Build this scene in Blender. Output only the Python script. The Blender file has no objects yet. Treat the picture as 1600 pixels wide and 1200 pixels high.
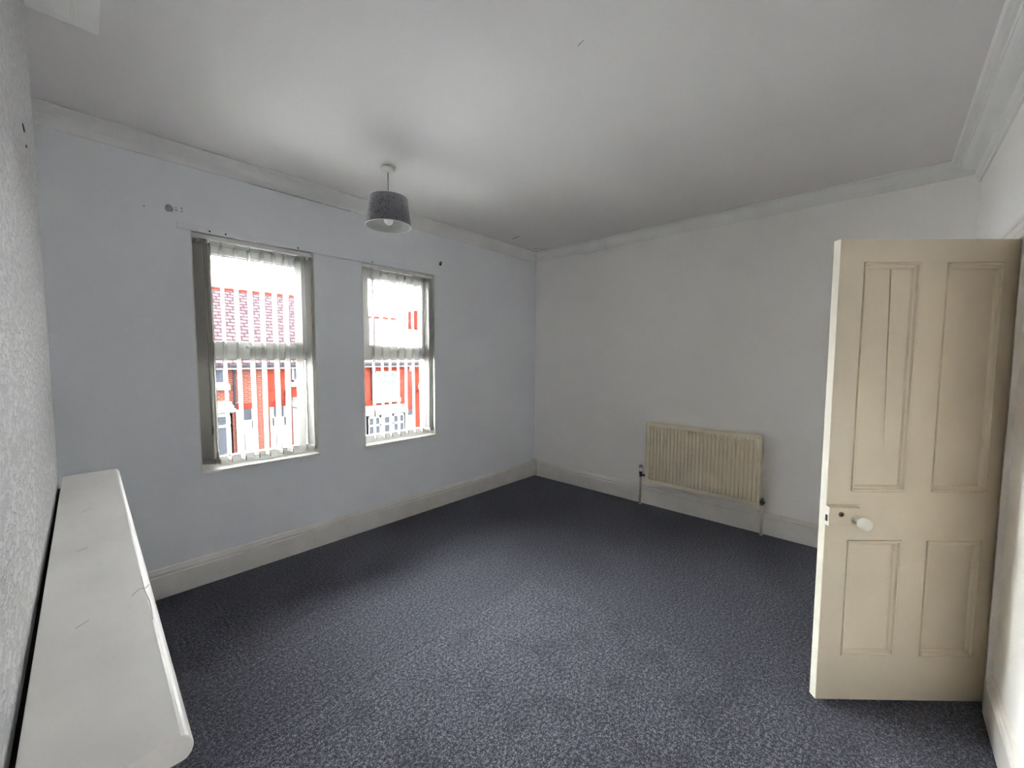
import bpy, bmesh, math, random
from mathutils import Vector, Matrix

random.seed(7)
scene = bpy.context.scene
C = scene.collection
PI = math.pi

# ------------------------------------------------------------------ camera
CAM_H = 1.48
F_PX, PITCH, YAW, ROLL = 632.9, 0.06626, 0.82683, 0.00418
fw = Vector((math.sin(YAW)*math.cos(PITCH), math.cos(YAW)*math.cos(PITCH), -math.sin(PITCH)))
rt = Vector((math.cos(YAW), -math.sin(YAW), 0))
up = rt.cross(fw)
rt2 = rt*math.cos(ROLL) + up*math.sin(ROLL)
up2 = up*math.cos(ROLL) - rt*math.sin(ROLL)
cd = bpy.data.cameras.new('camera')
cd.sensor_fit = 'HORIZONTAL'; cd.sensor_width = 36
cd.lens = F_PX/1600*36
cd.clip_start = 0.005; cd.clip_end = 300
cam = bpy.data.objects.new('camera', cd); C.objects.link(cam)
M = Matrix((rt2, up2, -fw)).transposed().to_4x4()
M.translation = (0, 0, CAM_H)
cam.matrix_world = M
scene.camera = cam

# ------------------------------------------------------------------ sky light and exposure
SKY_STRENGTH = 76.0
EXPOSURE = 0.0
w = bpy.data.worlds.new('overcast_sky'); scene.world = w
w.use_nodes = True
bg = w.node_tree.nodes['Background']
bg.inputs[0].default_value = (0.985, 0.985, 1.0, 1)
bg.inputs[1].default_value = SKY_STRENGTH
vs = scene.view_settings
vs.view_transform = 'Standard'; vs.look = 'None'; vs.gamma = 1
vs.use_curve_mapping = False; vs.exposure = EXPOSURE
scene.cycles.max_bounces = 24; scene.cycles.diffuse_bounces = 16; scene.cycles.transparent_max_bounces = 16
scene.cycles.sample_clamp_indirect = 0

# ------------------------------------------------------------------ materials
def nt(name):
    m = bpy.data.materials.new(name); m.use_nodes = True
    t = m.node_tree; b = t.nodes['Principled BSDF']
    return m, t, b

def nd(t, kind, **kw):
    n = t.nodes.new(kind)
    for k, v in kw.items():
        if k.startswith('i_'):
            key = k[2:]
            key = int(key) if key.isdigit() else key.replace('_', ' ')
            n.inputs[key].default_value = v
        else: setattr(n, k, v)
    return n

def coord(t, scale=(1, 1, 1)):
    g = nd(t, 'ShaderNodeNewGeometry'); mp = nd(t, 'ShaderNodeMapping')
    mp.inputs['Scale'].default_value = scale
    t.links.new(g.outputs['Position'], mp.inputs['Vector'])
    return mp.outputs['Vector']

def paint(name, col, rough=.5, var=.04, vscale=2.0, bump=.0, bscale=60, bdist=.002, spec=.4, metal=0):
    m, t, b = nt(name)
    v = coord(t)
    n = nd(t, 'ShaderNodeTexNoise'); n.inputs['Scale'].default_value = vscale; n.inputs['Detail'].default_value = 4
    t.links.new(v, n.inputs['Vector'])
    r = nd(t, 'ShaderNodeMapRange'); r.inputs['To Min'].default_value = 1-var; r.inputs['To Max'].default_value = 1+var
    r.inputs['From Min'].default_value = .3; r.inputs['From Max'].default_value = .7
    t.links.new(n.outputs['Fac'], r.inputs['Value'])
    mx = nd(t, 'ShaderNodeVectorMath', operation='SCALE'); mx.inputs[0].default_value = col
    t.links.new(r.outputs[0], mx.inputs['Scale'])
    t.links.new(mx.outputs[0], b.inputs['Base Color'])
    b.inputs['Roughness'].default_value = rough
    b.inputs['Specular IOR Level'].default_value = spec
    b.inputs['Metallic'].default_value = metal
    if bump:
        n2 = nd(t, 'ShaderNodeTexNoise'); n2.inputs['Scale'].default_value = bscale; n2.inputs['Detail'].default_value = 3
        t.links.new(v, n2.inputs['Vector'])
        bp = nd(t, 'ShaderNodeBump'); bp.inputs['Strength'].default_value = bump; bp.inputs['Distance'].default_value = bdist
        t.links.new(n2.outputs['Fac'], bp.inputs['Height']); t.links.new(bp.outputs[0], b.inputs['Normal'])
    return m

MAT = {}
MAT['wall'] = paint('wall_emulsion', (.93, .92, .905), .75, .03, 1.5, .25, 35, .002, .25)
MAT['skytint_wall'] = paint('skytinted_wall_emulsion', (.86, .885, .93), .75, .03, 1.5, .25, 35, .002, .25)  # same paint as the other walls, with the bluish daylight cast put into the colour
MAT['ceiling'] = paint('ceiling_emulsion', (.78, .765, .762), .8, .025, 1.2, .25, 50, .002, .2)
MAT['gloss'] = paint('white_gloss_paint', (.82, .80, .765), .35, .05, 6, .15, 25, .002, .45)
MAT['coving'] = paint('coving_paint', (.86, .865, .86), .7, .03, 3, .15, 40, .002, .25)
MAT['door'] = paint('cream_door_paint', (.69, .60, .465), .45, .05, 3, .15, 18, .002, .4)
MAT['dooredge'] = paint('white_edge_paint', (.80, .76, .66), .4, .03, 8)
MAT['radiator'] = paint('cream_radiator_enamel', (.86, .79, .64), .35, .04, 8, spec=.5)
MAT['pipe'] = paint('pipe_paint', (.62, .56, .48), .45, .08, 20)
MAT['black'] = paint('black_plastic', (.02, .02, .02), .4, .1, 20)
MAT['brass'] = paint('dull_brass', (.16, .12, .08), .4, .3, 80, metal=.8)
MAT['upvc'] = paint('white_upvc', (.80, .81, .80), .3, .02, 5, spec=.5)
MAT['gasket'] = paint('grey_gasket', (.10, .10, .10), .6)
MAT['plastic'] = paint('white_plastic', (.78, .77, .74), .35, .02, 9)
MAT['shelf'] = paint('shelf_paint', (.80, .775, .755), .42, .05, 7, .12, 22, .002, .4)
MAT['crack'] = paint('dark_gap', (.015, .013, .012), .9)
MAT['chip'] = paint('bare_plaster', (.34, .38, .43), .9, .3, 60)
MAT['worn'] = paint('worn_paint', (.42, .40, .38), .8)
MAT['cord'] = paint('grey_flex', (.30, .28, .27), .5)
MAT['bulb'] = paint('opal_bulb', (.85, .85, .84), .25)
MAT['shadelining'] = paint('shade_lining', (.55, .56, .55), .6)
MAT['cable'] = paint('white_cable', (.62, .56, .46), .5)
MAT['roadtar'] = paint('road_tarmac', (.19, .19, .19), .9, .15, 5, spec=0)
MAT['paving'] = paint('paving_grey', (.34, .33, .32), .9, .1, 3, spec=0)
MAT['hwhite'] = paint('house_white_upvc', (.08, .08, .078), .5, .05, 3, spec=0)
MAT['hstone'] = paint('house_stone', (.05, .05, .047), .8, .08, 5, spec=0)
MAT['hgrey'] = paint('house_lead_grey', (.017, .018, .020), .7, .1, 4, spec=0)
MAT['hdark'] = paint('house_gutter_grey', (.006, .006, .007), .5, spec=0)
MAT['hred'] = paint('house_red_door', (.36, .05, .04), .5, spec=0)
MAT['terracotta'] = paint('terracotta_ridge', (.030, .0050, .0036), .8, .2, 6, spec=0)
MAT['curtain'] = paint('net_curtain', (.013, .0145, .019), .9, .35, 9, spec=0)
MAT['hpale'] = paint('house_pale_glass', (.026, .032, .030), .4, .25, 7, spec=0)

def wallpaper():
    m, t, b = nt('blown_vinyl_wallpaper')
    v = coord(t)
    b.inputs['Base Color'].default_value = (.72, .71, .71, 1); b.inputs['Roughness'].default_value = .75
    b.inputs['Specular IOR Level'].default_value = .25
    n = nd(t, 'ShaderNodeTexNoise'); n.inputs['Scale'].default_value = 85; n.inputs['Detail'].default_value = 3; n.inputs['Roughness'].default_value = .65
    mp = nd(t, 'ShaderNodeMapping'); mp.inputs['Scale'].default_value = (1, .42, .95)
    t.links.new(v, mp.inputs['Vector']); t.links.new(mp.outputs[0], n.inputs['Vector'])
    cr = nd(t, 'ShaderNodeMapRange'); cr.inputs['From Min'].default_value = .42; cr.inputs['From Max'].default_value = .60
    t.links.new(n.outputs['Fac'], cr.inputs['Value'])
    bp = nd(t, 'ShaderNodeBump'); bp.inputs['Strength'].default_value = .9; bp.inputs['Distance'].default_value = .0022
    t.links.new(cr.outputs[0], bp.inputs['Height']); t.links.new(bp.outputs[0], b.inputs['Normal'])
    mixc = nd(t, 'ShaderNodeMixRGB'); mixc.inputs[1].default_value = (.50, .495, .50, 1); mixc.inputs[2].default_value = (.64, .63, .635, 1)
    t.links.new(cr.outputs[0], mixc.inputs[0]); t.links.new(mixc.outputs[0], b.inputs['Base Color'])
    return m
MAT['wallpaper'] = wallpaper()

def carpet():
    m, t, b = nt('charcoal_carpet')
    L = t.links.new
    g = nd(t, 'ShaderNodeNewGeometry'); pos = g.outputs['Position']
    def noise(scale, detail, rough=.5):
        n = nd(t, 'ShaderNodeTexNoise'); n.inputs['Scale'].default_value = scale
        n.inputs['Detail'].default_value = detail; n.inputs['Roughness'].default_value = rough
        L(pos, n.inputs['Vector']); return n.outputs['Fac']
    def rng(x, a, b_, c, d, smooth=False):
        r = nd(t, 'ShaderNodeMapRange'); r.inputs['From Min'].default_value = a; r.inputs['From Max'].default_value = b_
        r.inputs['To Min'].default_value = c; r.inputs['To Max'].default_value = d
        if smooth: r.interpolation_type = 'SMOOTHSTEP'
        L(x, r.inputs['Value']); return r.outputs[0]
    def math_(op, a, b_=None):
        n = nd(t, 'ShaderNodeMath', operation=op)
        for i, q in enumerate((a, b_)):
            if q is None: continue
            if isinstance(q, (int, float)): n.inputs[i].default_value = q
            else: L(q, n.inputs[i])
        return n.outputs[0]
    fine = noise(190, 2, .75)
    mid = noise(75, 1)
    both = math_('ADD', math_('MULTIPLY', fine, .68), math_('MULTIPLY', mid, .32))
    speck = rng(both, .42, .60, 0, 1)
    ramp = nd(t, 'ShaderNodeValToRGB')
    e = ramp.color_ramp.elements
    e[0].position = 0; e[0].color = (.010, .010, .013, 1)
    e[1].position = 1; e[1].color = (.20, .196, .232, 1)
    k = e.new(.5); k.color = (.047, .046, .058, 1)
    L(speck, ramp.inputs[0])
    # footprints and pile lay: patches of brushed pile where a bed once stood
    foot = rng(noise(5.5, 3, .55), .36, .50, .72, 1.0)
    lay = rng(noise(1.1, 2), .3, .7, .90, 1.10)
    sep = nd(t, 'ShaderNodeSeparateXYZ'); L(pos, sep.inputs[0])
    wob = rng(noise(2.5, 2), .3, .7, -.010, .010)
    xx = math_('ADD', sep.outputs[0], wob); yy = math_('ADD', sep.outputs[1], wob)
    inx = rng(xx, 2.00, 2.07, 1, 0, True); iny = rng(yy, 1.66, 1.72, 1, 0, True)
    bed = math_('MULTIPLY', inx, iny)
    footm = math_('ADD', math_('MULTIPLY', bed, foot), math_('SUBTRACT', 1.0, bed))
    val = math_('MULTIPLY', math_('MULTIPLY', footm, lay), rng(bed, 0, 1, .92, 1.12))
    sc = nd(t, 'ShaderNodeVectorMath', operation='SCALE'); L(ramp.outputs[0], sc.inputs[0]); L(val, sc.inputs['Scale'])
    L(sc.outputs[0], b.inputs['Base Color'])
    b.inputs['Roughness'].default_value = 1; b.inputs['Specular IOR Level'].default_value = .05
    b.inputs['Sheen Weight'].default_value = .25; b.inputs['Sheen Roughness'].default_value = .5
    b.inputs['Sheen Tint'].default_value = (.8, .85, 1, 1)
    # creases in the pile: ridges along the old bed edge
    def ridge(c, yv, wd):
        d = math_('ABSOLUTE', math_('SUBTRACT', yv, c)); return rng(d, 0, wd, 1, 0, True)
    r1 = math_('MULTIPLY', ridge(1.70, yy, .030), rng(xx, 1.6, 1.9, 1, 0, True))
    r2 = math_('MULTIPLY', ridge(2.16, yy, .018), rng(xx, 1.0, 1.4, .7, 0, True))
    hh = math_('ADD', math_('MULTIPLY', math_('ADD', r1, r2), .7), fine)
    bp = nd(t, 'ShaderNodeBump'); bp.inputs['Strength'].default_value = .8; bp.inputs['Distance'].default_value = .006
    L(hh, bp.inputs['Height']); L(bp.outputs[0], b.inputs['Normal'])
    return m
MAT['carpet'] = carpet()

def brick_mat(name, c1, c2, mortar, msize=.008, axis='wall', bw=.225, rh=.075, bias=0):
    m, t, b = nt(name)
    g = nd(t, 'ShaderNodeNewGeometry'); sep = nd(t, 'ShaderNodeSeparateXYZ'); cmb = nd(t, 'ShaderNodeCombineXYZ')
    t.links.new(g.outputs['Position'], sep.inputs[0])
    t.links.new(sep.outputs[0], cmb.inputs[0]); t.links.new(sep.outputs[2], cmb.inputs[1])
    br = nd(t, 'ShaderNodeTexBrick'); t.links.new(cmb.outputs[0], br.inputs['Vector'])
    br.inputs['Scale'].default_value = 1; br.inputs['Brick Width'].default_value = bw; br.inputs['Row Height'].default_value = rh
    br.inputs['Mortar Size'].default_value = msize; br.inputs['Mortar Smooth'].default_value = .1; br.inputs['Bias'].default_value = bias
    br.inputs['Color1'].default_value = (*c1, 1); br.inputs['Color2'].default_value = (*c2, 1); br.inputs['Mortar'].default_value = (*mortar, 1)
    t.links.new(br.outputs['Color'], b.inputs['Base Color']); b.inputs['Roughness'].default_value = .95; b.inputs['Specular IOR Level'].default_value = 0
    bp = nd(t, 'ShaderNodeBump'); bp.inputs['Distance'].default_value = .01; bp.inputs['Strength'].default_value = .5; bp.invert = True
    t.links.new(br.outputs['Fac'], bp.inputs['Height']); t.links.new(bp.outputs[0], b.inputs['Normal'])
    return m
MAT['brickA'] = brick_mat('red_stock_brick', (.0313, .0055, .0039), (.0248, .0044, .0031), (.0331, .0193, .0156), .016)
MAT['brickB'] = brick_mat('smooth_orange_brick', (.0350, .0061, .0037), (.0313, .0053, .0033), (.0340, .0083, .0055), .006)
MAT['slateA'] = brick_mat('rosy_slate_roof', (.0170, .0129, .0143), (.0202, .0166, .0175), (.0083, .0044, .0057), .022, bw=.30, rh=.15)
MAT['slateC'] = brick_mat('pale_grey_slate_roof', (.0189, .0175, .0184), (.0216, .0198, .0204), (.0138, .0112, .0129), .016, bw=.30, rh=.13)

def fabric_vane():
    m, t, b = nt('blind_fabric')
    out = t.nodes['Material Output']; t.nodes.remove(b)
    d = nd(t, 'ShaderNodeBsdfDiffuse'); d.inputs[0].default_value = (.58, .57, .555, 1)
    tr = nd(t, 'ShaderNodeBsdfTranslucent'); tr.inputs[0].default_value = (.66, .65, .62, 1)
    mx = nd(t, 'ShaderNodeMixShader'); mx.inputs[0].default_value = .42
    t.links.new(d.outputs[0], mx.inputs[1]); t.links.new(tr.outputs[0], mx.inputs[2]); t.links.new(mx.outputs[0], out.inputs[0])
    return m
MAT['vane'] = fabric_vane()

def glass():
    m, t, b = nt('window_glass')
    out = t.nodes['Material Output']; t.nodes.remove(b)
    tr = nd(t, 'ShaderNodeBsdfTransparent'); tr.inputs[0].default_value = (.95, .97, .96, 1)
    gl = nd(t, 'ShaderNodeBsdfGlossy'); gl.inputs['Roughness'].default_value = .02
    fr = nd(t, 'ShaderNodeFresnel'); fr.inputs[0].default_value = 1.3
    mx = nd(t, 'ShaderNodeMixShader')
    t.links.new(fr.outputs[0], mx.inputs[0]); t.links.new(tr.outputs[0], mx.inputs[1]); t.links.new(gl.outputs[0], mx.inputs[2])
    t.links.new(mx.outputs[0], out.inputs[0])
    return m
MAT['glass'] = glass()

def house_glass():
    m, t, b = nt('house_window_glass')
    b.inputs['Base Color'].default_value = (.010, .011, .013, 1); b.inputs['Roughness'].default_value = .35; b.inputs['Specular IOR Level'].default_value = 0
    return m
MAT['hglass'] = house_glass()

def velvet():
    m, t, b = nt('crushed_velvet')
    g = nd(t, 'ShaderNodeNewGeometry')
    v = nd(t, 'ShaderNodeTexNoise'); v.inputs['Scale'].default_value = 62; v.inputs['Detail'].default_value = 2; v.inputs['Distortion'].default_value = 1.2
    t.links.new(g.outputs['Position'], v.inputs['Vector'])
    r = nd(t, 'ShaderNodeValToRGB'); r.color_ramp.elements[0].position = .36; r.color_ramp.elements[1].position = .47
    r.color_ramp.elements[0].color = (.05, .048, .06, 1); r.color_ramp.elements[1].color = (.165, .16, .185, 1)
    t.links.new(v.outputs['Fac'], r.inputs[0]); t.links.new(r.outputs[0], b.inputs['Base Color'])
    b.inputs['Roughness'].default_value = .6; b.inputs['Sheen Weight'].default_value = .5
    bp = nd(t, 'ShaderNodeBump'); bp.inputs['Strength'].default_value = .8; bp.inputs['Distance'].default_value = .004
    t.links.new(v.outputs['Fac'], bp.inputs['Height']); t.links.new(bp.outputs[0], b.inputs['Normal'])
    return m
MAT['velvet'] = velvet()

# ------------------------------------------------------------------ mesh helpers
class MB:
    def __init__(s): s.v = []; s.f = []; s.sm = []
    def add(s, vs, fs, smooth=False):
        o = len(s.v); s.v += [tuple(q) for q in vs]
        for f in fs: s.f.append(tuple(i+o for i in f)); s.sm.append(smooth)
        return s
    def box(s, x0, x1, y0, y1, z0, z1):
        v = [(x0,y0,z0),(x1,y0,z0),(x1,y1,z0),(x0,y1,z0),(x0,y0,z1),(x1,y0,z1),(x1,y1,z1),(x0,y1,z1)]
        return s.add(v, [(0,3,2,1),(4,5,6,7),(0,1,5,4),(1,2,6,5),(2,3,7,6),(3,0,4,7)])
    def prism(s, poly, fn0, fn1):
        n = len(poly)
        v = [fn0(*q) for q in poly] + [fn1(*q) for q in poly]
        f = [tuple(range(n))[::-1], tuple(range(n, 2*n))] + [(i, (i+1) % n, n+(i+1) % n, n+i) for i in range(n)]
        return s.add(v, f)
    def lathe(s, prof, n=32, c=(0,0,0), axis='z', smooth=True, close=False):
        vs = []
        for (r, z) in prof:
            for k in range(n):
                a = 2*PI*k/n
                p = (r*math.cos(a), r*math.sin(a), z)
                if axis == 'y': p = (p[0], p[2], p[1])
                if axis == 'x': p = (p[2], p[0], p[1])
                vs.append((p[0]+c[0], p[1]+c[1], p[2]+c[2]))
        fs = []
        m = len(prof)
        for i in range(m-1 if not close else m):
            j = (i+1) % m
            for k in range(n): fs.append((i*n+k, i*n+(k+1) % n, j*n+(k+1) % n, j*n+k))
        if not close:
            if prof[0][0] > 1e-6: fs.append(tuple(range(n))[::-1])
            if prof[-1][0] > 1e-6: fs.append(tuple(range((m-1)*n, m*n)))
        return s.add(vs, fs, smooth)
    def tube(s, pts, r, n=8):
        pts = [Vector(q) for q in pts]; vs = []
        for i, q in enumerate(pts):
            d = (pts[min(i+1, len(pts)-1)] - pts[max(i-1, 0)]).normalized()
            a = Vector((0,0,1)) if abs(d.z) < .9 else Vector((1,0,0))
            u = d.cross(a).normalized(); w_ = d.cross(u)
            rr = r[i] if isinstance(r, (list, tuple)) else r
            for k in range(n):
                t = 2*PI*k/n; vs.append(q + u*math.cos(t)*rr + w_*math.sin(t)*rr)
        fs = [(i*n+k, i*n+(k+1) % n, (i+1)*n+(k+1) % n, (i+1)*n+k) for i in range(len(pts)-1) for k in range(n)]
        s.add(vs, fs, True)
        o = len(pts)-1
        s.add(vs[:n], [tuple(range(n))]); s.add(vs[o*n:], [tuple(range(n))])
        return s
    def build(s, name, mat, parent=None, bevel=0, kind=None, **props):
        me = bpy.data.meshes.new(name)
        me.from_pydata(s.v, [], s.f)
        bm = bmesh.new(); bm.from_mesh(me)
        bmesh.ops.remove_doubles(bm, verts=bm.verts, dist=1e-6)
        bmesh.ops.recalc_face_normals(bm, faces=bm.faces)
        bm.to_mesh(me); bm.free()
        if any(s.sm):
            if len(me.polygons) == len(s.sm): me.polygons.foreach_set('use_smooth', s.sm)
            else: me.polygons.foreach_set('use_smooth', [True]*len(me.polygons))
        me.materials.append(MAT[mat])
        o = bpy.data.objects.new(name, me); C.objects.link(o)
        if parent: o.parent = parent
        if bevel:
            b = o.modifiers.new('bevel', 'BEVEL'); b.width = bevel; b.segments = 2; b.limit_method = 'ANGLE'
        if kind: o['kind'] = kind
        for k, v in props.items(): o[k] = v
        return o

def thing(name, label, cat, loc=(0,0,0), rz=0, group=None, kind=None):
    o = bpy.data.objects.new(name, None); C.objects.link(o)
    o.location = loc; o.rotation_euler = (0, 0, rz)
    o.empty_display_size = .1
    o['label'] = label; o['category'] = cat
    if group: o['group'] = group
    if kind: o['kind'] = kind
    return o

def wall_grid(us, vs, holes, fn):
    """slab with rectangular openings; fn(u, v, d) with d = 0 front, 1 back"""
    m = MB(); us = sorted(set(us)); vs = sorted(set(vs))
    def hole(i, j):
        if i < 0 or j < 0 or i >= len(us)-1 or j >= len(vs)-1: return True
        cu = (us[i]+us[i+1])/2; cv = (vs[j]+vs[j+1])/2
        return any(h[0] < cu < h[1] and h[2] < cv < h[3] for h in holes)
    for i in range(len(us)-1):
        for j in range(len(vs)-1):
            if hole(i, j): continue
            a, b, c, d = us[i], us[i+1], vs[j], vs[j+1]
            for k in (0, 1): m.add([fn(a,c,k), fn(b,c,k), fn(b,d,k), fn(a,d,k)], [(0,1,2,3)])
            for di, dj, p, q in ((-1,0,(a,c),(a,d)), (1,0,(b,c),(b,d)), (0,-1,(a,c),(b,c)), (0,1,(a,d),(b,d))):
                if hole(i+di, j+dj): m.add([fn(*p,0), fn(*q,0), fn(*q,1), fn(*p,1)], [(0,1,2,3)])
    return m

# ------------------------------------------------------------------ room shell
XR, YW, YD, XL = 3.90, 3.195, -0.386, -0.41
H = 2.723
BF, BN = (-0.0510, 2.135), (-0.0725, 0.43)          # chimney breast front corners
WT = .22
W1 = (.533, 1.266, .728, 2.256); W2 = (1.648, 2.372, .722, 2.256)
DO = (2.588, 3.318, 0, 1.968)                        # doorway in the door wall
LY0, LY1 = -1.75, YD-.13                             # landing behind the doorway

MB().box(XL-.3, XR+.3, LY0-.1, YW+.02, -.2, 0).build('floor', 'carpet', kind='structure', label='charcoal grey speckled carpet with crushed pile marks', category='carpet')
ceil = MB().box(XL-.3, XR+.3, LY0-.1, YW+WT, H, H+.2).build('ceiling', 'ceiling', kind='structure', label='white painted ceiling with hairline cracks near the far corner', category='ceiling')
us = [XL-.3, W1[0], W1[1], W2[0], W2[1], XR+.3]; vz = [-.2, W1[2], W2[2], W1[3], H]
wall_w = wall_grid(us, vz, [W1, W2], lambda u, v, d: (u, YW+d*WT, v)).build('wall_window', 'skytint_wall', kind='structure', label='white wall with two blinded windows, bluish daylight cast put into its colour', category='wall')
MB().box(XR, XR+.2, LY0-.1, YW, 0, H).build('wall_radiator', 'wall', kind='structure', label='plain white wall behind the cream radiator', category='wall')
wall_grid([XL-.3, DO[0], DO[1], XR], [0, DO[3], H], [(DO[0], DO[1], -1, DO[3])], lambda u, v, d: (u, YD-d*.13, v)).build('wall_door', 'wall', kind='structure', label='white wall holding the doorway behind the open door', category='wall')
MB().box(XL-.2, XL, YD, YW, 0, H).build('wall_alcove', 'wall', kind='structure', label='recessed white wall beside the chimney breast', category='wall')
mb = MB(); poly = [(XL, BF[1]+.003), BF, BN, (XL, BN[1])]
mb.prism(poly, lambda x, y: (x, y, 0), lambda x, y: (x, y, H))
breast = mb.build('wall_chimney_breast', 'wallpaper', kind='structure', bevel=.006, label='chimney breast covered in blown textured wallpaper', category='wall')
# landing seen only through the doorway
MB().box(1.9, XR, LY0-.1, LY0, 0, H).build('wall_landing', 'wall', kind='structure', label='landing wall beyond the doorway', category='wall')
MB().box(1.8, 1.9, LY0, LY1, 0, H).build('wall_landing_end', 'wall', kind='structure', label='end wall of the landing beyond the doorway', category='wall')

# ------------------------------------------------------------------ skirting and cornice, mitred per wall
LOOP = [(XR, YD), (XR, YW), (XL, YW), (XL, BF[1]), BF, BN, (XL, BN[1]), (XL, YD)]
def leftn(a, b):
    d = Vector((b[0]-a[0], b[1]-a[1])).normalized(); return Vector((-d.y, d.x)), d
def run(i, prof, name, mat, cut0=None, cut1=None, **kw):
    n_ = len(LOOP); a, b = Vector(LOOP[i]), Vector(LOOP[(i+1) % n_])
    nrm, d = leftn(a, b)
    def ring(p, other0, other1, isstart):
        n2, d2 = leftn(other0, other1)
        cr = (d2.x*d.y - d2.y*d.x) if isstart else (d.x*d2.y - d.y*d2.x)
        out = []
        for o, z in prof:
            if cr > 0: q = p + nrm*o                    # inside corner: run on to the wall
            else:
                k = (nrm + n2); k = k / (1 + nrm.dot(n2)); q = p + k*o
            out.append((q.x, q.y, z))
        return out
    r0 = ring(a, LOOP[i-1], LOOP[i], True)
    r1 = ring(b, LOOP[(i+1) % n_], LOOP[(i+2) % n_], False)
    if cut0 is not None: r0 = [(lambda q: (q.x, q.y, z))(Vector(cut0)+nrm*o) for o, z in prof]
    if cut1 is not None: r1 = [(lambda q: (q.x, q.y, z))(Vector(cut1)+nrm*o) for o, z in prof]
    m = len(prof); mb = MB()
    mb.add(r0+r1, [(k, (k+1) % m, m+(k+1) % m, m+k) for k in range(m)] + [tuple(range(m)), tuple(range(m, 2*m))])
    return mb.build(name, mat, kind='structure', **kw)

SK = [(0,0), (.017,0), (.017,.134), (.0135,.139), (.0115,.1415), (.0115,.1445), (.0155,.148), (.0165,.154), (.0145,.163), (.0100,.1675), (.0100,.171), (.0085,.178), (.004,.184), (0,.185)]
run(0, SK, 'baseboard_radiator', 'gloss', label='moulded white skirting board under the radiator', category='skirting')
run(1, SK, 'baseboard_window', 'gloss', label='moulded white skirting board under the windows', category='skirting')
run(2, SK, 'baseboard_alcove', 'gloss', label='white skirting board in the alcove by the windows', category='skirting')
run(4, SK, 'baseboard_breast', 'gloss', label='white skirting board along the chimney breast', category='skirting')
run(7, SK, 'baseboard_door', 'gloss', cut1=(DO[0]-.082, YD), label='moulded white skirting board beside the door hinge', category='skirting')
MB().box(DO[1]+.082, XR, YD, YD+.017, 0, .18).build('baseboard_door_end', 'gloss', kind='structure', label='short skirting board behind the open door', category='skirting')

def arc(c, r, a0, a1, n=6): return [(c[0]+r*math.cos(a0+(a1-a0)*k/n), c[1]+r*math.sin(a0+(a1-a0)*k/n)) for k in range(n+1)]
CS = [(0, H), (0, H-.088), (.007, H-.088)] + [(.095-.082*math.cos(a), H-.088+.080*math.sin(a)) for a in [PI/2*k/7 for k in range(1, 8)]] + [(.105, H-.006), (.105, H)]
CB = [(0, H), (0, H-.134), (.010, H-.134), (.013, H-.120), (.022, H-.112), (.030, H-.078), (.026, H-.073), (.030, H-.066), (.040, H-.064)] + \
     [(.040+.052*math.sin(a), H-.064+.040*(1-math.cos(a))) for a in [PI/2*k/6 for k in range(1, 7)]] + [(.097, H-.024), (.100, H-.014), (.112, H-.012), (.120, H-.016), (.132, H-.014), (.140, H-.006), (.140, H)]
CP = [(0, H), (0, H-.052), (.010, H-.052), (.014, H-.046)] + [(.014+.092*math.sin(a), H-.046+.026*(1-math.cos(a))) for a in [PI/2*k/6 for k in range(1, 7)]] + [(.112, H-.020), (.114, H-.012), (.122, H-.012), (.126, H-.007), (.150, H-.006), (.168, H-.006), (.178, H-.003), (.178, H)]
run(0, CS, 'trim_1', 'coving', label='thin coving above the radiator wall', category='coving')
run(1, CS, 'trim_2', 'coving', label='thin coving above the window wall', category='coving')
run(7, CB, 'trim_3', 'coving', label='deep stepped plaster cornice above the door wall', category='cornice')
run(3, CP, 'trim_4', 'coving', label='plaster cornice returning along the side of the chimney breast', category='cornice')
run(4, CP, 'trim_5', 'coving', label='stepped plaster cornice along the chimney breast face', category='cornice')
# paint line gaps under the window coving
gap = MB()
for x0, x1 in ((.86, 1.03), (1.04, 1.22), (1.23, 1.34), (1.36, 1.56)): gap.box(x0, x1, YW-.0012, YW+.001, H-.0915, H-.0875)
gap.build('paint_crack', 'chip', wall_w)
# batten painted in with the wall above both windows
tr = MB().box(.468, 2.462, YW-.009, YW+.001, 2.252, 2.292).build('trim_6', 'skytint_wall', kind='structure', bevel=.0015, label='painted-over curtain batten running above both windows', category='batten')
for x in (.63, .715, 1.155, 1.735):
    MB().lathe([(.0055, 0), (.0045, .0012)], 8, (x, YW-.0095, 2.266), 'y').build('screw_hole', 'crack', tr)
for a, b in ((1.83, 2.372), (.915, .955)):
    MB().box(a, b, YW-.0096, YW-.0085, 2.2525, 2.2585).build('chipped_edge', 'upvc', tr)

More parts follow.
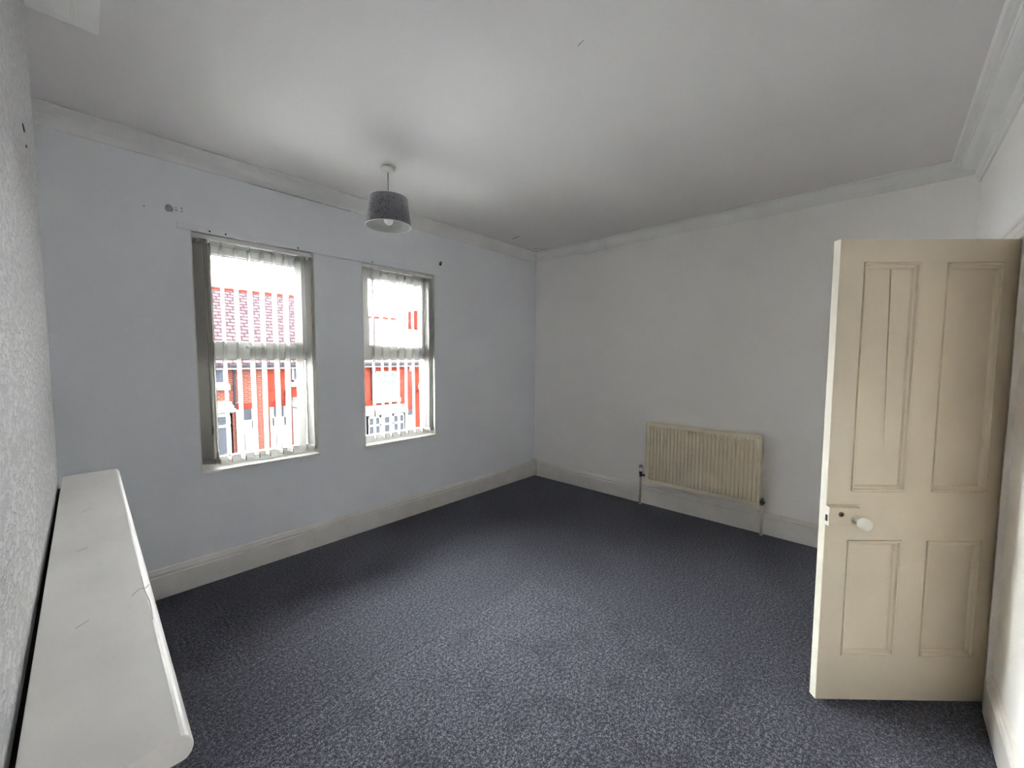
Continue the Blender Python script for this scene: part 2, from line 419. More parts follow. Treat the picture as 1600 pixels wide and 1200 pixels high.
# ------------------------------------------------------------------ marks on the shell
def blob(c, rx, rz, seed, n=9):
    rr = random.Random(seed); return [(c[0]+math.cos(2*PI*k/n)*rx*rr.uniform(.6, 1.1), c[1]+math.sin(2*PI*k/n)*rz*rr.uniform(.6, 1.1)) for k in range(n)]
for i, (x, z, a, b_) in enumerate([(.437, 2.362, .020, .026), (.325, 2.342, .006, .005), (.470, 2.357, .006, .006), (.470, 2.372, .005, .005), (.497, 2.357, .005, .005), (.497, 2.374, .005, .005), (.427, 2.350, .008, .008)]):
    MB().prism(blob((x, z), a, b_, i), lambda u, v: (u, YW-.001, v), lambda u, v: (u, YW+.002, v)).build('plaster_chip' if i == 0 else 'screw_hole', 'chip', wall_w)
for pts, wd in (([(1.43, .965), (1.424, .95), (1.42, .932)], .0016), ([(3.21, 2.955), (3.20, 2.90), (3.185, 2.84)], .008), ([(3.64, 3.03), (3.67, 3.015), (3.685, 3.0)], .006), ([(3.71, 3.0), (3.745, 2.97), (3.78, 2.93)], .006)):
    mb = MB()
    for a, b in zip(pts, pts[1:]):
        a = Vector(a); b = Vector(b); d = (b-a).normalized(); n = Vector((-d.y, d.x))*wd/2
        mb.prism([tuple(a-n), tuple(b-n), tuple(b+n), tuple(a+n)], lambda x, y: (x, y, H-.0008), lambda x, y: (x, y, H+.001))
    mb.build('paint_crack', 'crack', ceil)
bx = lambda y: BF[0]+(BF[1]-y)*(BN[0]-BF[0])/(BF[1]-BN[1])
MB().prism(blob((1.67, 2.065), .030, .006, 5), lambda u, v: (bx(u)+.0015, u, v), lambda u, v: (bx(u)-.002, u, v)).build('torn_paper', 'crack', breast)
MB().prism(blob((1.72, 2.037), .010, .005, 8), lambda u, v: (bx(u)+.0015, u, v), lambda u, v: (bx(u)-.002, u, v)).build('torn_paper', 'crack', breast)

# ------------------------------------------------------------------ windows
def window(n, O, label):
    x0, x1, z0, z1 = O; y0, y1 = YW+.088, YW+.150
    t = thing('window_%d' % n, label, 'window', ((x0+x1)/2, YW, z0), kind='structure')
    ox, oy, oz = t.location
    def part(name, mat, boxes, parent=t, bev=.003):
        mb = MB()
        for b in boxes: mb.box(b[0]-ox, b[1]-ox, b[2]-oy, b[3]-oy, b[4]-oz, b[5]-oz)
        return mb.build(name, mat, parent, bev)
    f = .042; ti, tj = 1.455, 1.518
    part('frame', 'upvc', [(x0, x0+f, y0, y1, z0, z1), (x1-f, x1, y0, y1, z0, z1), (x0+f, x1-f, y0, y1, z1-.062, z1), (x0+f, x1-f, y0, y1, z0, z0+.066), (x0+f, x1-f, y0, y1, ti, tj)])
    s0, s1, sz0, sz1 = x0+f-.008, x1-f+.008, tj-.008, z1-.062+.008; sf = .056; sy = y0-.014
    sash = part('sash', 'upvc', [(s0, s0+sf, sy, y1-.006, sz0, sz1), (s1-sf, s1, sy, y1-.006, sz0, sz1), (s0+sf, s1-sf, sy, y1-.006, sz1-sf, sz1), (s0+sf, s1-sf, sy, y1-.006, sz0, sz0+.070)])
    yg = YW+.112
    part('pane', 'glass', [(s0+sf-.004, s1-sf+.004, yg, yg+.004, sz0+.066, sz1-sf+.004)], sash, 0)
    part('pane', 'glass', [(x0+f-.004, x1-f+.004, yg, yg+.004, z0+.062, ti+.004)], t, 0)
    def gask(a, b, c, d, par):
        g = .004
        part('gasket', 'gasket', [(a, a+g, sy+.012, yg, c, d), (b-g, b, sy+.012, yg, c, d), (a, b, sy+.012, yg, d-g, d), (a, b, sy+.012, yg, c, c+g)], par, 0)
    gask(s0+sf-.001, s1-sf+.001, sz0+.069, sz1-sf+.001, sash); gask(x0+f-.001, x1-f+.001, z0+.065, ti+.001, t)
    xm = (x0+x1)/2 - .06
    hd = part('handle', 'plastic', [(xm-.016, xm+.016, sy-.012, sy, sz0+.018, sz0+.046), (xm-.016, xm+.095, sy-.030, sy-.012, sz0+.024, sz0+.040)], sash, .004)
    # timber board lining the bottom of the recess, and the thin jamb lining
    part('sill', 'gloss', [(x0-.004, x1+.004, YW-.012, y0+.002, z0-.012, z0+.008)], t, .004)
    part('jamb_lining', 'gloss', [(x0-.001, x0+.005, YW-.003, y0, z0+.008, z1), (x1-.005, x1+.001, YW-.003, y0, z0+.008, z1)], t, .001)
    part('outer_sill', 'hstone', [(x0-.05, x1+.05, y1, YW+WT+.05, z0-.06, z0+.002)], t, 0)
    return t
window(1, W1, 'white plastic window with top opener next to the chimney breast')
window(2, W2, 'white plastic window with top opener nearer the radiator wall')

# ------------------------------------------------------------------ vertical blinds
def vane_mesh(wd=.086, h=1.435, sag=.006, th=.0012, cols=6):
    mb = MB(); ring = []
    for side in (0, 1):
        for k in range(cols+1):
            s = (k/cols - .5); kk = k if side == 0 else cols-k
            s = (kk/cols - .5)
            ring.append((sag*(1-4*s*s) - sag*.6 + (th if side else 0), s*wd))
    n = len(ring)
    rows = [0, -.03, -h*.5, -h]
    for r in rows:
        for q in ring:
            k = .55 if r == 0 else 1
            mb.v.append((q[0]*k, q[1]*k, r))
    for i in range(len(rows)-1):
        for k in range(n): mb.f.append((i*n+k, i*n+(k+1) % n, (i+1)*n+(k+1) % n, (i+1)*n+k)); mb.sm.append(True)
    mb.f.append(tuple(range(n))); mb.sm.append(False); mb.f.append(tuple(range((len(rows)-1)*n, len(rows)*n))); mb.sm.append(False)
    return mb

def blind(O, xs, angs, label, cordx):
    x0, x1, z0, z1 = O; yb = YW+.040; zt = z1-.052; drop = 1.435
    t = thing('vertical_blind', label, 'blind', ((x0+x1)/2, yb, z0+.008), group='vertical blinds in the windows')
    ox, oy, oz = t.location
    hr = MB()
    hr.box(x0+.006-ox, x1-.006-ox, -.020, .020, zt+.016-oz, z1-.004-oz)
    rail = hr.build('headrail', 'plastic', t, .004)
    for e in (x0+.006, x1-.012): MB().box(e-ox, e+.006-ox, -.022, .022, zt+.010-oz, z1-.002-oz).build('end_cap', 'plastic', rail)
    vm = None; wm = None; hm = None; cm = None
    tips = []
    for i, (x, a) in enumerate(zip(xs, angs)):
        if vm is None:
            v = vane_mesh().build('vane', 'vane', t); vm = v.data
            wgt = MB().box(-.0028, .0022, -.041, .041, -drop+.002, -drop+.030).build('bottom_weight', 'vane', v); wm = wgt.data
            clip = MB().box(-.0034, .0030, -.0445, -.0405, -drop-.001, -drop+.032).build('weight_clip', 'cord', v); cm = clip.data
            hang = MB().box(-.004, .004, -.007, .007, -.004, .020).build('hanger', 'plastic', v); hm = hang.data
        else:
            v = bpy.data.objects.new('vane', vm); C.objects.link(v); v.parent = t
            for nm, me in (('bottom_weight', wm), ('weight_clip', cm), ('hanger', hm)):
                q = bpy.data.objects.new(nm, me); C.objects.link(q); q.parent = v
        v.location = (x-ox, 0, zt-oz); v.rotation_euler = (math.radians(random.uniform(-.3, .3)), math.radians(random.uniform(-.25, .25)), math.radians(a))
        ca, sa = math.cos(math.radians(a)), math.sin(math.radians(a))
        tips.append([(x-ox - sa*s*.041, ca*s*.041) for s in (-1, 1)])
    zb = zt-drop+.026-oz
    for k in (0, 1):
        mb = MB()
        for p, q in zip([q[k] for q in tips], [q[k] for q in tips[1:]]):
            d = math.hypot(q[0]-p[0], q[1]-p[1]); sg = .022 if d > .05 else .034
            mb.tube([(p[0]+(q[0]-p[0])*u, p[1]+(q[1]-p[1])*u, zb - sg*4*u*(1-u)) for u in [j/8 for j in range(9)]], .0011, 5)
        mb.build('spacer_chain', 'plastic', t)
    mb = MB()
    for dx in (0, .012): mb.tube([(cordx+dx-ox, -.024, zt+.02-oz), (cordx+dx*.9-ox, -.027, 1.6-oz), (cordx+dx*.6-ox, -.026, 1.02-oz)], .0013, 5)
    mb.tube([(cordx-ox+.005, -.026, 1.03-oz), (cordx-ox+.005, -.026, 1.0-oz), (cordx-ox+.005, -.026, .965-oz)], [.003, .007, .006], 8)
    mb.build('pull_cord', 'cord', t)
    return t
v1 = [.570, .598, .628, .697, .775, .853, .930, 1.006, 1.083, 1.166, 1.234]
a1 = [52, 42, 8, 2, 4, 5, 5, 6, 7, 20, 12]
blind(W1, v1, a1, 'vertical blind of eleven open slats in the window next to the chimney breast', .600)
v2 = [1.762, 1.840, 1.920, 2.000, 2.079, 2.156, 2.236, 2.306, 2.332]
a2 = [-14, -16, -17, -17, -18, -19, -18, 10, 30]
blind(W2, v2, a2, 'vertical blind with slats bunched at one side, in the window nearer the radiator', 1.742)

# curtain hook left in the wall
hk = MB(); hk.tube([(2.446, YW, 2.366), (2.446, YW-.012, 2.372), (2.440, YW-.026, 2.382), (2.428, YW-.030, 2.384), (2.420, YW-.026, 2.374), (2.422, YW-.022, 2.356)], .0045, 8)
hk.lathe([(.011, -.004), (.011, .001)], 12, (2.446, YW, 2.366), 'y')
hk.build('wall_hook', 'crack', label='small dark metal curtain hook screwed above the window nearer the radiator', category='hook')

# ------------------------------------------------------------------ mantel shelf
mb = MB(); ST = 1.045; TH = .030
sr = lambda y: .0765+(y-.575)*(.106-.0765)/(2.155-.575)
yn, yf = .572, 2.160
m_ = 24; rings = []
prof = [(.0, 0), (-.004, -.0)]                        # nosing built from a half-round section
sec = []
for y in (yn, yf):
    xr = sr(y); xl = bx(y)+.0095
    s_ = [(xl, ST-TH), (xl, ST)] + [(xr-.011+.011*math.cos(a), ST-TH/2+TH/2*math.sin(a)) for a in [PI/2-PI*k/10 for k in range(11)]]
    rings.append([(q[0], y, q[1]) for q in s_])
n = len(rings[0])
mb.add(rings[0]+rings[1], [(k, (k+1) % n, n+(k+1) % n, n+k) for k in range(n)] + [tuple(range(n)), tuple(range(n, 2*n))])
sh = thing('mantel_shelf', 'long white painted shelf with rounded nose and chipped edge on the chimney breast', 'shelf', (0, 1.37, ST-TH))
for part_o in (mb.build('board', 'shelf', sh, .0015), MB().prism([(bx(.62)-.001, .62), (bx(.62)+.022, .62), (bx(2.1)+.022, 2.1), (bx(2.1)-.001, 2.1)], lambda x, y: (x, y, ST-TH-.045), lambda x, y: (x, y, ST-TH)).build('gap_shade_batten', 'crack', sh)):  # batten added under the gap, its near-black colour stands in for the shade
    part_o.location = (0, -1.37, -(ST-TH))
board = sh.children[0]
def scratch(pts, wd, mat='worn'):
    m = MB()
    for a, b in zip(pts, pts[1:]):
        a = Vector(a); b = Vector(b); d = (b-a).normalized(); nn = Vector((-d.y, d.x))*wd/2
        m.prism([tuple(a-nn), tuple(b-nn), tuple(b+nn), tuple(a+nn)], lambda x, y: (x, y, ST+.0004), lambda x, y: (x, y, ST-.001))
    return m.build('chipped_paint', mat, board)
scratch([(sr(1.0)-.030, .985), (sr(1.0)-.018, 1.005), (sr(1.0)-.010, 1.000), (sr(1.0)-.004, 1.012)], .0011)
scratch([(sr(.94)-.009, 1.06), (sr(.9)-.010, 1.00), (sr(.9)-.008, .94), (sr(.82)-.0095, .87)], .0008)
scratch([(.0, 1.62), (.012, 1.64), (.022, 1.65)], .0009)
scratch([(-.012, 1.30), (.006, 1.31)], .0009)
scratch([(-.015, .93), (.0, .945)], .0007)

# ------------------------------------------------------------------ radiator
rd = thing('radiator', 'cream ribbed panel radiator with valves on both pipes', 'radiator', (XR, 1.21, 0))
RX, RY = XR, 1.21
y0, y1, z0, z1 = .718-RY, 1.706-RY, .247, .848
xf = 3.800-RX
mb = MB(); NR = 29; pitch = (y1-y0-.036)/NR
# front face as a height field: (y stations) x (z stations)
ys = [y0, y0+.006, y0+.016]; ds = [0, 0, 0]
for k in range(NR):
    c = y0+.018+pitch*k
    for u, dd in ((.06, .0), (.22, 1), (.62, 1), (.78, .0)): ys.append(c+pitch*u); ds.append(dd)
ys += [y1-.016, y1-.006, y1]; ds += [0, 0, 0]
zs = [(z0, 0), (z0+.030, 0), (z0+.046, 1), (z1-.050, 1), (z1-.034, 0), (z1, 0)]
DEP = .019
vv = []; ny = len(ys)
for z, kz in zs:
    for y, d in zip(ys, ds): vv.append((xf + DEP - d*kz*DEP, y, z))
ff = [(j*ny+i, j*ny+i+1, (j+1)*ny+i+1, (j+1)*ny+i) for j in range(len(zs)-1) for i in range(ny-1)]
mb.add(vv, ff)
front = mb.build('front_panel', 'radiator', rd)
body = MB().box(xf+.0185, xf+.050, y0, y1, z0, z1)
body.build('body', 'radiator', rd, .005)
MB().box(xf+.012, xf+.020, y0, y0+.006, z0, z1).box(xf+.012, xf+.020, y1-.006, y1, z0, z1).box(xf+.012, xf+.020, y0, y1, z1-.006, z1).box(xf+.012, xf+.020, y0, y1, z0, z0+.006).build('rim', 'radiator', rd, .002)
for yy in (y0+.14, y1-.14): MB().box(xf+.050, -.0005, yy-.015, yy+.015, z0+.05, z1-.08).build('bracket', 'pipe', rd)
def pipe(yp, top, name_head):
    xp = 3.848-RX
    MB().tube([(xp, yp, -.005), (xp, yp, top)], .0088, 10).build('pipe', 'pipe', rd)
    MB().lathe([(.015, -.002), (.013, .004), (.010, .005)], 12, (xp, yp, 0)).build('pipe_collar', 'pipe', rd)
    return xp
yl = 1.768-RY; xp = pipe(yl, .285, 0)
vb = MB().lathe([(.0125, .282), (.0125, .296), (.010, .298), (.010, .306), (.015, .308), (.015, .334), (.012, .338)], 10, (xp, yl, 0)).tube([(xp, yl, .300), (xp, y1-.002, .300)], .010, 8)
vb = vb.build('valve', 'black', rd)
MB().lathe([(.013, .335), (.017, .339), (.018, .352), (.018, .375), (.016, .380), (.0, .381)], 14, (xp, yl, 0)).build('valve_head', 'plastic', vb)
MB().lathe([(.0172, .372), (.0182, .376), (.0182, .392), (.014, .398), (0, .398)], 14, (xp, yl, 0)).build('valve_cap', 'cord', vb)
yr = .700-RY; xp = pipe(yr, .262, 1)
vb = MB().lathe([(.0125, .258), (.0125, .272), (.009, .274), (.009, .284), (.0125, .286), (.0125, .300), (.007, .303), (.006, .316), (0, .317)], 10, (xp, yr, 0)).tube([(xp, yr, .280), (xp, y0+.004, .280)], .0075, 8).lathe([(.012, .004), (.012, .012)], 8, (xp, yr, .280), 'y').build('valve', 'brass', rd)
MB().lathe([(.010, -.007), (.010, .002)], 10, (xp, yr-.012, .280), 'y').build('valve_cap', 'brass', vb)

# ------------------------------------------------------------------ pendant lamp
PX, PY = 1.472, 2.476
pl = thing('pendant_lamp', 'ceiling pendant with grey crushed velvet drum shade', 'lamp', (PX, PY, H))
MB().lathe([(.047, 0), (.047, -.018), (.043, -.025), (.030, -.027), (.012, -.030), (.010, -.036), (0, -.036)], 32).build('ceiling_rose', 'plastic', pl)
MB().tube([(0, 0, -.030), (0, 0, -.275)], .0036, 8).build('cord', 'cord', pl)
MB().lathe([(.006, -.205), (.016, -.212), (.018, -.245), (.021, -.248), (.021, -.254), (.016, -.256), (.016, -.270), (0, -.270)], 18).build('lamp_holder', 'plastic', pl)
MB().lathe([(.012, -.268), (.014, -.282), (.022, -.300), (.030, -.322), (.031, -.338), (.027, -.354), (.016, -.365), (0, -.369)], 20).build('bulb', 'bulb', pl)
ZT, ZB, RT, RB = -.196, -.378, .124, .146
sd = MB().lathe([(RT, ZT), (RB, ZB), (RB-.0015, ZB), (RT-.0015, ZT)], 64, close=True).build('shade', 'velvet', pl)
MB().lathe([(RT-.0017, ZT-.001), (RB-.0017, ZB+.0005), (RB-.0030, ZB+.0005), (RT-.0030, ZT-.001)], 64, close=True).build('lining', 'shadelining', sd)
for rr, zz in ((RB-.0004, ZB), (RT-.0004, ZT)):
    MB().lathe([(rr+.0022*math.cos(a), zz+.0022*math.sin(a)) for a in [2*PI*k/8 for k in range(8)]], 64, close=True).build('rim', 'plastic', sd)
mb = MB()
for k in range(3):
    a = 2*PI*k/3+.4; mb.tube([(.020*math.cos(a), .020*math.sin(a), -.251), (.06*math.cos(a), .06*math.sin(a), -.240), ((RT+.002)*math.cos(a), (RT+.002)*math.sin(a), ZT-.006)], .0016, 6)
mb.lathe([(.021+.002*math.cos(a), -.251+.002*math.sin(a)) for a in [2*PI*k/6 for k in range(6)]], 24, close=True)
mb.build('spider_ring', 'plastic', sd)

# ------------------------------------------------------------------ door, hung open on the near jamb
DL = Vector((2.108, .153)); DR = Vector((2.584, -.380))
dv = (DL-DR); DW = dv.length; ang = math.atan2(dv.y, dv.x)
dr = thing('door_1', 'cream four-panel wooden door standing open, one panel split', 'door', (DR.x, DR.y, 0), ang, kind='structure')
# local: +x from hinge to latch edge; the face seen from the room at y = 0, thickness to -y (away from camera)
TK = .036; DZ0, DZ1 = .014, 1.957
U = lambda u: DW-u                                   # u measured from the latch edge
upA = (U(.322), U(.096), .927, 1.866); upB = (U(.654), U(.425), .927, 1.866)
loA = (U(.320), U(.094), .210, .722); loB = (U(.652), U(.424), .210, .722)
holes = [upA, upB, loA, loB]
sgn = 1 if (Vector((-math.sin(ang), math.cos(ang))).dot(-DR) > 0) else -1     # side of the face that looks into the room
yv = lambda d: -sgn*d
us = [0, DW]+[h[k] for h in holes for k in (0, 1)]; vz = [DZ0, DZ1]+[h[k] for h in holes for k in (2, 3)]
leaf = wall_grid(us, vz, holes, lambda u, v, d: (u, yv(d*TK), v)).build('door_frame_rails', 'door', dr, .0015)
def panel_frame(hh):
    a, b, c, d = hh
    mb = MB()
    pr = [(0, 0), (.001, -.003), (.003, -.003), (.004, .003), (.010, .004), (.014, -.004), (.021, -.006), (.026, -.013), (.026, -.016), (0, -.016)]
    loop = [(a, c, 1, 1), (b, c, -1, 1), (b, d, -1, -1), (a, d, 1, -1)]
    n = len(pr)
    for (x, z, sx, sz) in loop:
        for o, dp in pr: mb.v.append((x+sx*o, sgn*dp, z+sz*o))
    for i in range(4):
        j = (i+1) % 4
        for k in range(n): mb.f.append((i*n+k, i*n+(k+1) % n, j*n+(k+1) % n, j*n+k)); mb.sm.append(False)
    mb.build('moulding', 'door', dr)
def slab(poly):
    return MB().prism(poly, lambda u, v: (u, yv(.013), v), lambda u, v: (u, yv(.023), v))
for hh in holes: panel_frame(hh)
for hh in (upB, loA, loB):
    a, b, c, d = hh; slab([(a, c), (b, c), (b, d), (a, d)]).build('panel', 'door', dr)
a, b, c, d = upA
ca, cb = U(.213), U(.232)
slab([(a, c), (cb-.0, c), (cb, 1.06), (ca-.0028, d), (a, d)]).build('panel', 'door', dr)
slab([(cb, c), (b, c), (b, d), (ca+.0028, d), (cb, 1.06)]).build('panel', 'door', dr, label='split panel board with a long dark crack')
MB().prism([(ca-.004, d-.002), (ca+.004, d-.002), (cb+.003, 1.04), (cb-.003, 1.04)], lambda u, v: (u, yv(.0225), v), lambda u, v: (u, yv(.0235), v)).build('crack_shade_strip', 'crack', dr, label='dark strip painted as the shade behind the split panel')  # near-black strip painted in for the shade inside the split
# latch edge: window light on it put into a paler colour
MB().box(DW-.0005, DW+.0008, *sorted((yv(.0015), yv(TK-.001))), DZ0, DZ1).build('edge_strip', 'dooredge', dr)
# rim lock
lb = MB().box(U(.126), U(-.0015), *sorted((yv(0), yv(-.021))), .790, .865).build('rim_lock', 'door', dr, .003)
MB().box(U(.131), U(.002), *sorted((yv(0), yv(-.003))), .782, .873).build('lock_plate', 'door', lb, .001)
MB().box(U(-.0015), U(-.0028), *sorted((yv(TK*.75), yv(-.021))), .788, .868).build('lock_faceplate', 'dooredge', lb, .0006)
MB().box(U(-.0025), U(-.0045), *sorted((yv(-.003), yv(-.014))), .806, .832).build('latch_hole', 'black', lb)
MB().lathe([(.0105, 0), (.0105, .002), (.007, .003), (.006, .003)], 14, (U(.046), 0, .838), 'y').build('keyhole_surround', 'brass', lb)
MB().lathe([(.0055, .002), (.0055, .0036)], 12, (U(.046), 0, .838), 'y').build('keyhole', 'black', lb)
for q in lb.children:
    if q.name.startswith('keyhole'):
        q.location.y = sgn*.0205
        if sgn < 0: q.scale.y = -1
MB().lathe([(.017, 0), (.017, .003), (.010, .006), (.008, .022), (.010, .026), (.019, .031), (.026, .038), (.0275, .047), (.025, .056), (.017, .062), (0, .064)], 24, (U(.106), 0, .815), 'y').build('knob', 'dooredge', dr)
kb = dr.children[-1]
for q in dr.children:
    if q.name.startswith('knob'):
        q.location.y = sgn*.020
        if sgn < 0: q.scale.y = -1
for z in (.24, 1.66):
    MB().lathe([(.006, z), (.006, z+.085)], 10, (-.004, sgn*.004, 0)).box(0, .028, *sorted((yv(-.0008), yv(.002))), z, z+.085).build('hinge', 'door', dr)
# lining and architrave of the doorway
lin = MB()
lin.box(DO[0]-.002, DO[0]+.010, YD-.135, YD+.001, 0, DO[3]); lin.box(DO[1]-.010, DO[1]+.002, YD-.135, YD+.001, 0, DO[3]); lin.box(DO[0], DO[1], YD-.135, YD+.001, DO[3]-.010, DO[3]+.002)
lin.build('trim_7', 'door', kind='structure', label='cream painted doorway lining behind the open door', category='door frame')
ar = MB()
for y_, s_ in ((YD, 1), (YD-.13, -1)):
    for (i0, i1, dp) in ((0, .030, .010), (.030, .062, .013), (.062, .078, .017)):
        ya, yb_ = sorted((y_, y_+s_*dp))
        ar.box(DO[0]-i1, DO[0]-i0, ya, yb_, 0, DO[3]+i1); ar.box(DO[1]+i0, DO[1]+i1, ya, yb_, 0, DO[3]+i1)
        ar.box(DO[0]-i0, DO[1]+i0, ya, yb_, DO[3]+i0, DO[3]+i1)
ar.build('trim_8', 'gloss', kind='structure', label='white stepped architrave around the doorway', category='door frame')

# ------------------------------------------------------------------ corner cable and skirting patch
mb = MB(); cx, cy = XR-.022, YW-.04
mb.tube([(XR-.006, YW-.030, .215), (XR-.018, YW-.034, .200), (XR-.024, YW-.040, .175), (XR-.0225, YW-.048, .12), (XR-.022, YW-.05, .004)], .0035, 6)
mb.tube([(XR-.075, YW-.004, .205), (XR-.05, YW-.012, .202), (XR-.028, YW-.036, .186)], .0028, 6)
mb.build('telephone_cable', 'cable', label='cream cable clipped up the skirting in the far room corner', category='cable')

# ------------------------------------------------------------------ street outside
GZ = -3.35; FY = 18.0
SX = lambda x: x*1.2
SZ = lambda z: (z-1.48)*1.2+1.48
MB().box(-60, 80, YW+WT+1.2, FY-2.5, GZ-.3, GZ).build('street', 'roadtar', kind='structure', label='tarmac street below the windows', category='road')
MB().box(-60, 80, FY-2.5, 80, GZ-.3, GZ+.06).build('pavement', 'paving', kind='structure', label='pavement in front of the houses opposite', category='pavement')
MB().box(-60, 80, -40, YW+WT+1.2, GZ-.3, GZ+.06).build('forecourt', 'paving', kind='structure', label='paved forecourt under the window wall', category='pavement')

def house(name, label, x0, x1, ridge, brick, slate, eave=1.12):
    t = thing(name, label, 'house', ((x0+x1)/2, FY, GZ+.06), group='terraced houses across the street')
    ox, oy, oz = t.location
    def part(nm, mat, boxes, parent=t):
        mb = MB()
        for b in boxes: mb.box(b[0]-ox, b[1]-ox, b[2]-oy, b[3]-oy, b[4]-oz, b[5]-oz)
        return mb.build(nm, mat, parent)
    part('wall', brick, [(x0+.005, x1-.005, FY, FY+8, GZ+.06, eave+.02)])
    ry = FY+4
    mb = MB(); e0 = (FY-.30, eave-.02); e1 = (FY+8.3, eave-.02)
    mb.prism([e0, (ry, ridge), e1, (e1[0], e1[1]+.12), (ry, ridge+.12), (e0[0], e0[1]+.12)], lambda y, z: (x0+.005-ox, y-oy, z-oz), lambda y, z: (x1-.005-ox, y-oy, z-oz))
    rf = mb.build('roof', slate, t)
    k = int((x1-x0)/.45); wd = (x1-x0-.01)/k; rid = None
    for i in range(k):
        if rid is None:
            q = MB().lathe([(.115, .005), (.12, .010), (.12, wd-.012), (.115, wd-.006)], 10, (x0+.005-ox, ry-oy, ridge+.07-oz), 'x').build('ridge_tile', 'terracotta', rf); rid = q.data
        else:
            q = bpy.data.objects.new('ridge_tile', rid); C.objects.link(q); q.parent = rf; q.location.x = i*wd
    part('gutter', 'hdark', [(x0+.005, x1-.005, FY-.42, FY-.29, eave-.08, eave+.02)])
    part('fascia', 'hwhite', [(x0+.005, x1-.005, FY-.29, FY, eave-.14, eave-.02)])
    def win(a, b, c, d, glassmat='curtain', panes=2, top=.3, sill=True):
        f = part('window', 'hwhite', [(a, a+.07, FY-.03, FY+.05, c, d), (b-.07, b, FY-.03, FY+.05, c, d), (a, b, FY-.03, FY+.05, d-.08, d), (a, b, FY-.03, FY+.05, c, c+.08), (a, b, FY-.03, FY+.05, d-top-.05, d-top+.05)] +
                 [(a+(b-a)*i/panes-.04, a+(b-a)*i/panes+.04, FY-.03, FY+.05, c, d) for i in range(1, panes)])
        for i in range(panes):
            for (q0, q1) in ((c, d-top), (d-top, d)): part('pane', glassmat, [(a+(b-a)*i/panes+.02, a+(b-a)*(i+1)/panes-.02, FY-.012, FY-.004, q0+.02, q1-.02)], f)
        if sill: part('window_sill', 'hstone', [(a-.12, b+.12, FY-.14, FY, c-.20, c)], f)
    def bay(a, b, top, glassmat='hglass'):
        bz = GZ+.9; yb = FY-.65
        q = part('bay_window', 'hwhite', [(a, b, yb, FY, bz-.84, bz), (a, b, yb, yb+.08, top-.46, top-.30), (a, a+.10, yb, yb+.1, bz, top-.3), (b-.10, b, yb, yb+.1, bz, top-.3)] + [(a+(b-a)*i/3-.05, a+(b-a)*i/3+.05, yb, yb+.08, bz, top-.3) for i in (1, 2)] + [(a, b, yb, yb+.08, top-.85, top-.76)])
        part('bay_roof', 'hstone', [(a-.1, b+.1, yb-.12, FY, top-.30, top-.18), (a-.05, b+.05, yb-.05, FY, top-.18, top-.06), (a-.02, b+.02, yb+.05, FY, top-.06, top+.05)], q)
        part('bay_cornice', 'hgrey', [(a-.06, b+.06, yb-.07, FY, top-.34, top-.30), (a-.02, b+.02, yb-.02, FY, top-.20, top-.17)], q)
        for i in range(3):
            for (q0, q1) in ((bz, top-.85), (top-.78, top-.46)): part('pane', glassmat, [(a+(b-a)*i/3+.05, a+(b-a)*(i+1)/3-.05, yb+.03, yb+.04, q0, q1)], q)
        for e in (a, b-.06): part('bay_side', 'hwhite', [(e, e+.06, yb, FY, bz, top-.3)], q)
    def door(a, b, top, mat='hwhite', trans=.42):
        q = part('door', mat, [(a, b, FY-.02, FY+.03, GZ+.06, top-trans-.35)])
        part('door_frame', 'hwhite', [(a-.08, a+.05, FY-.05, FY+.03, GZ+.06, top), (b-.05, b+.08, FY-.05, FY+.03, GZ+.06, top), (a, b, FY-.05, FY+.03, top-trans-.36, top-trans)], q)
        part('fanlight', 'hglass', [(a, b, FY-.012, FY+.02, top-trans, top)], q)
        part('door_pane', 'hglass', [(a+.12, a+.2, FY-.03, FY-.015, top-trans-1.15, top-trans-.55)], q)
        l = None
        for i in range(int((b-a+.24)/.085)):
            xx = a-.12+i*.085
            if l is None: l0 = part('lintel_brick', 'terracotta', [(xx, xx+.07, FY-.015, FY+.02, top, top+.24)]); l = l0.data
            else:
                o = bpy.data.objects.new('lintel_brick', l); C.objects.link(o); o.parent = t; o.location.x = i*.085
    def downpipe(x, z0): part('downpipe', 'hdark', [(x-.035, x+.035, FY-.10, FY-.03, z0, eave)])
    return t, part, win, bay, door, downpipe

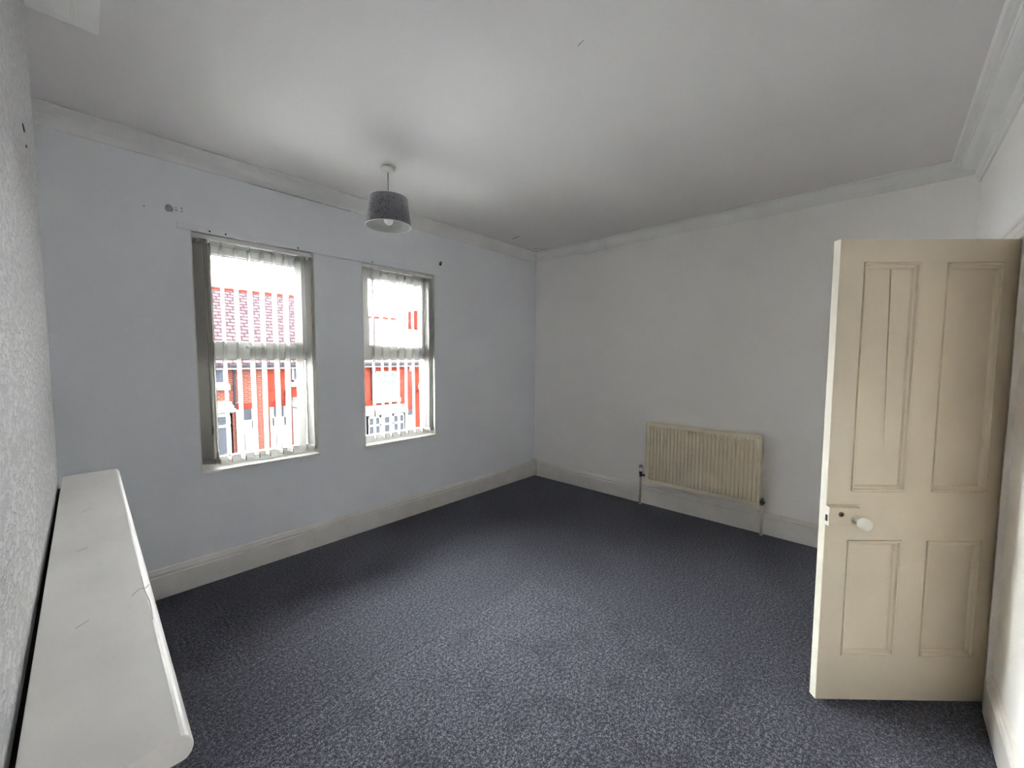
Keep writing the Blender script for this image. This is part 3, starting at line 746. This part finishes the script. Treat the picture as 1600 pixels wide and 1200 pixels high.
AB = SX(4.34)
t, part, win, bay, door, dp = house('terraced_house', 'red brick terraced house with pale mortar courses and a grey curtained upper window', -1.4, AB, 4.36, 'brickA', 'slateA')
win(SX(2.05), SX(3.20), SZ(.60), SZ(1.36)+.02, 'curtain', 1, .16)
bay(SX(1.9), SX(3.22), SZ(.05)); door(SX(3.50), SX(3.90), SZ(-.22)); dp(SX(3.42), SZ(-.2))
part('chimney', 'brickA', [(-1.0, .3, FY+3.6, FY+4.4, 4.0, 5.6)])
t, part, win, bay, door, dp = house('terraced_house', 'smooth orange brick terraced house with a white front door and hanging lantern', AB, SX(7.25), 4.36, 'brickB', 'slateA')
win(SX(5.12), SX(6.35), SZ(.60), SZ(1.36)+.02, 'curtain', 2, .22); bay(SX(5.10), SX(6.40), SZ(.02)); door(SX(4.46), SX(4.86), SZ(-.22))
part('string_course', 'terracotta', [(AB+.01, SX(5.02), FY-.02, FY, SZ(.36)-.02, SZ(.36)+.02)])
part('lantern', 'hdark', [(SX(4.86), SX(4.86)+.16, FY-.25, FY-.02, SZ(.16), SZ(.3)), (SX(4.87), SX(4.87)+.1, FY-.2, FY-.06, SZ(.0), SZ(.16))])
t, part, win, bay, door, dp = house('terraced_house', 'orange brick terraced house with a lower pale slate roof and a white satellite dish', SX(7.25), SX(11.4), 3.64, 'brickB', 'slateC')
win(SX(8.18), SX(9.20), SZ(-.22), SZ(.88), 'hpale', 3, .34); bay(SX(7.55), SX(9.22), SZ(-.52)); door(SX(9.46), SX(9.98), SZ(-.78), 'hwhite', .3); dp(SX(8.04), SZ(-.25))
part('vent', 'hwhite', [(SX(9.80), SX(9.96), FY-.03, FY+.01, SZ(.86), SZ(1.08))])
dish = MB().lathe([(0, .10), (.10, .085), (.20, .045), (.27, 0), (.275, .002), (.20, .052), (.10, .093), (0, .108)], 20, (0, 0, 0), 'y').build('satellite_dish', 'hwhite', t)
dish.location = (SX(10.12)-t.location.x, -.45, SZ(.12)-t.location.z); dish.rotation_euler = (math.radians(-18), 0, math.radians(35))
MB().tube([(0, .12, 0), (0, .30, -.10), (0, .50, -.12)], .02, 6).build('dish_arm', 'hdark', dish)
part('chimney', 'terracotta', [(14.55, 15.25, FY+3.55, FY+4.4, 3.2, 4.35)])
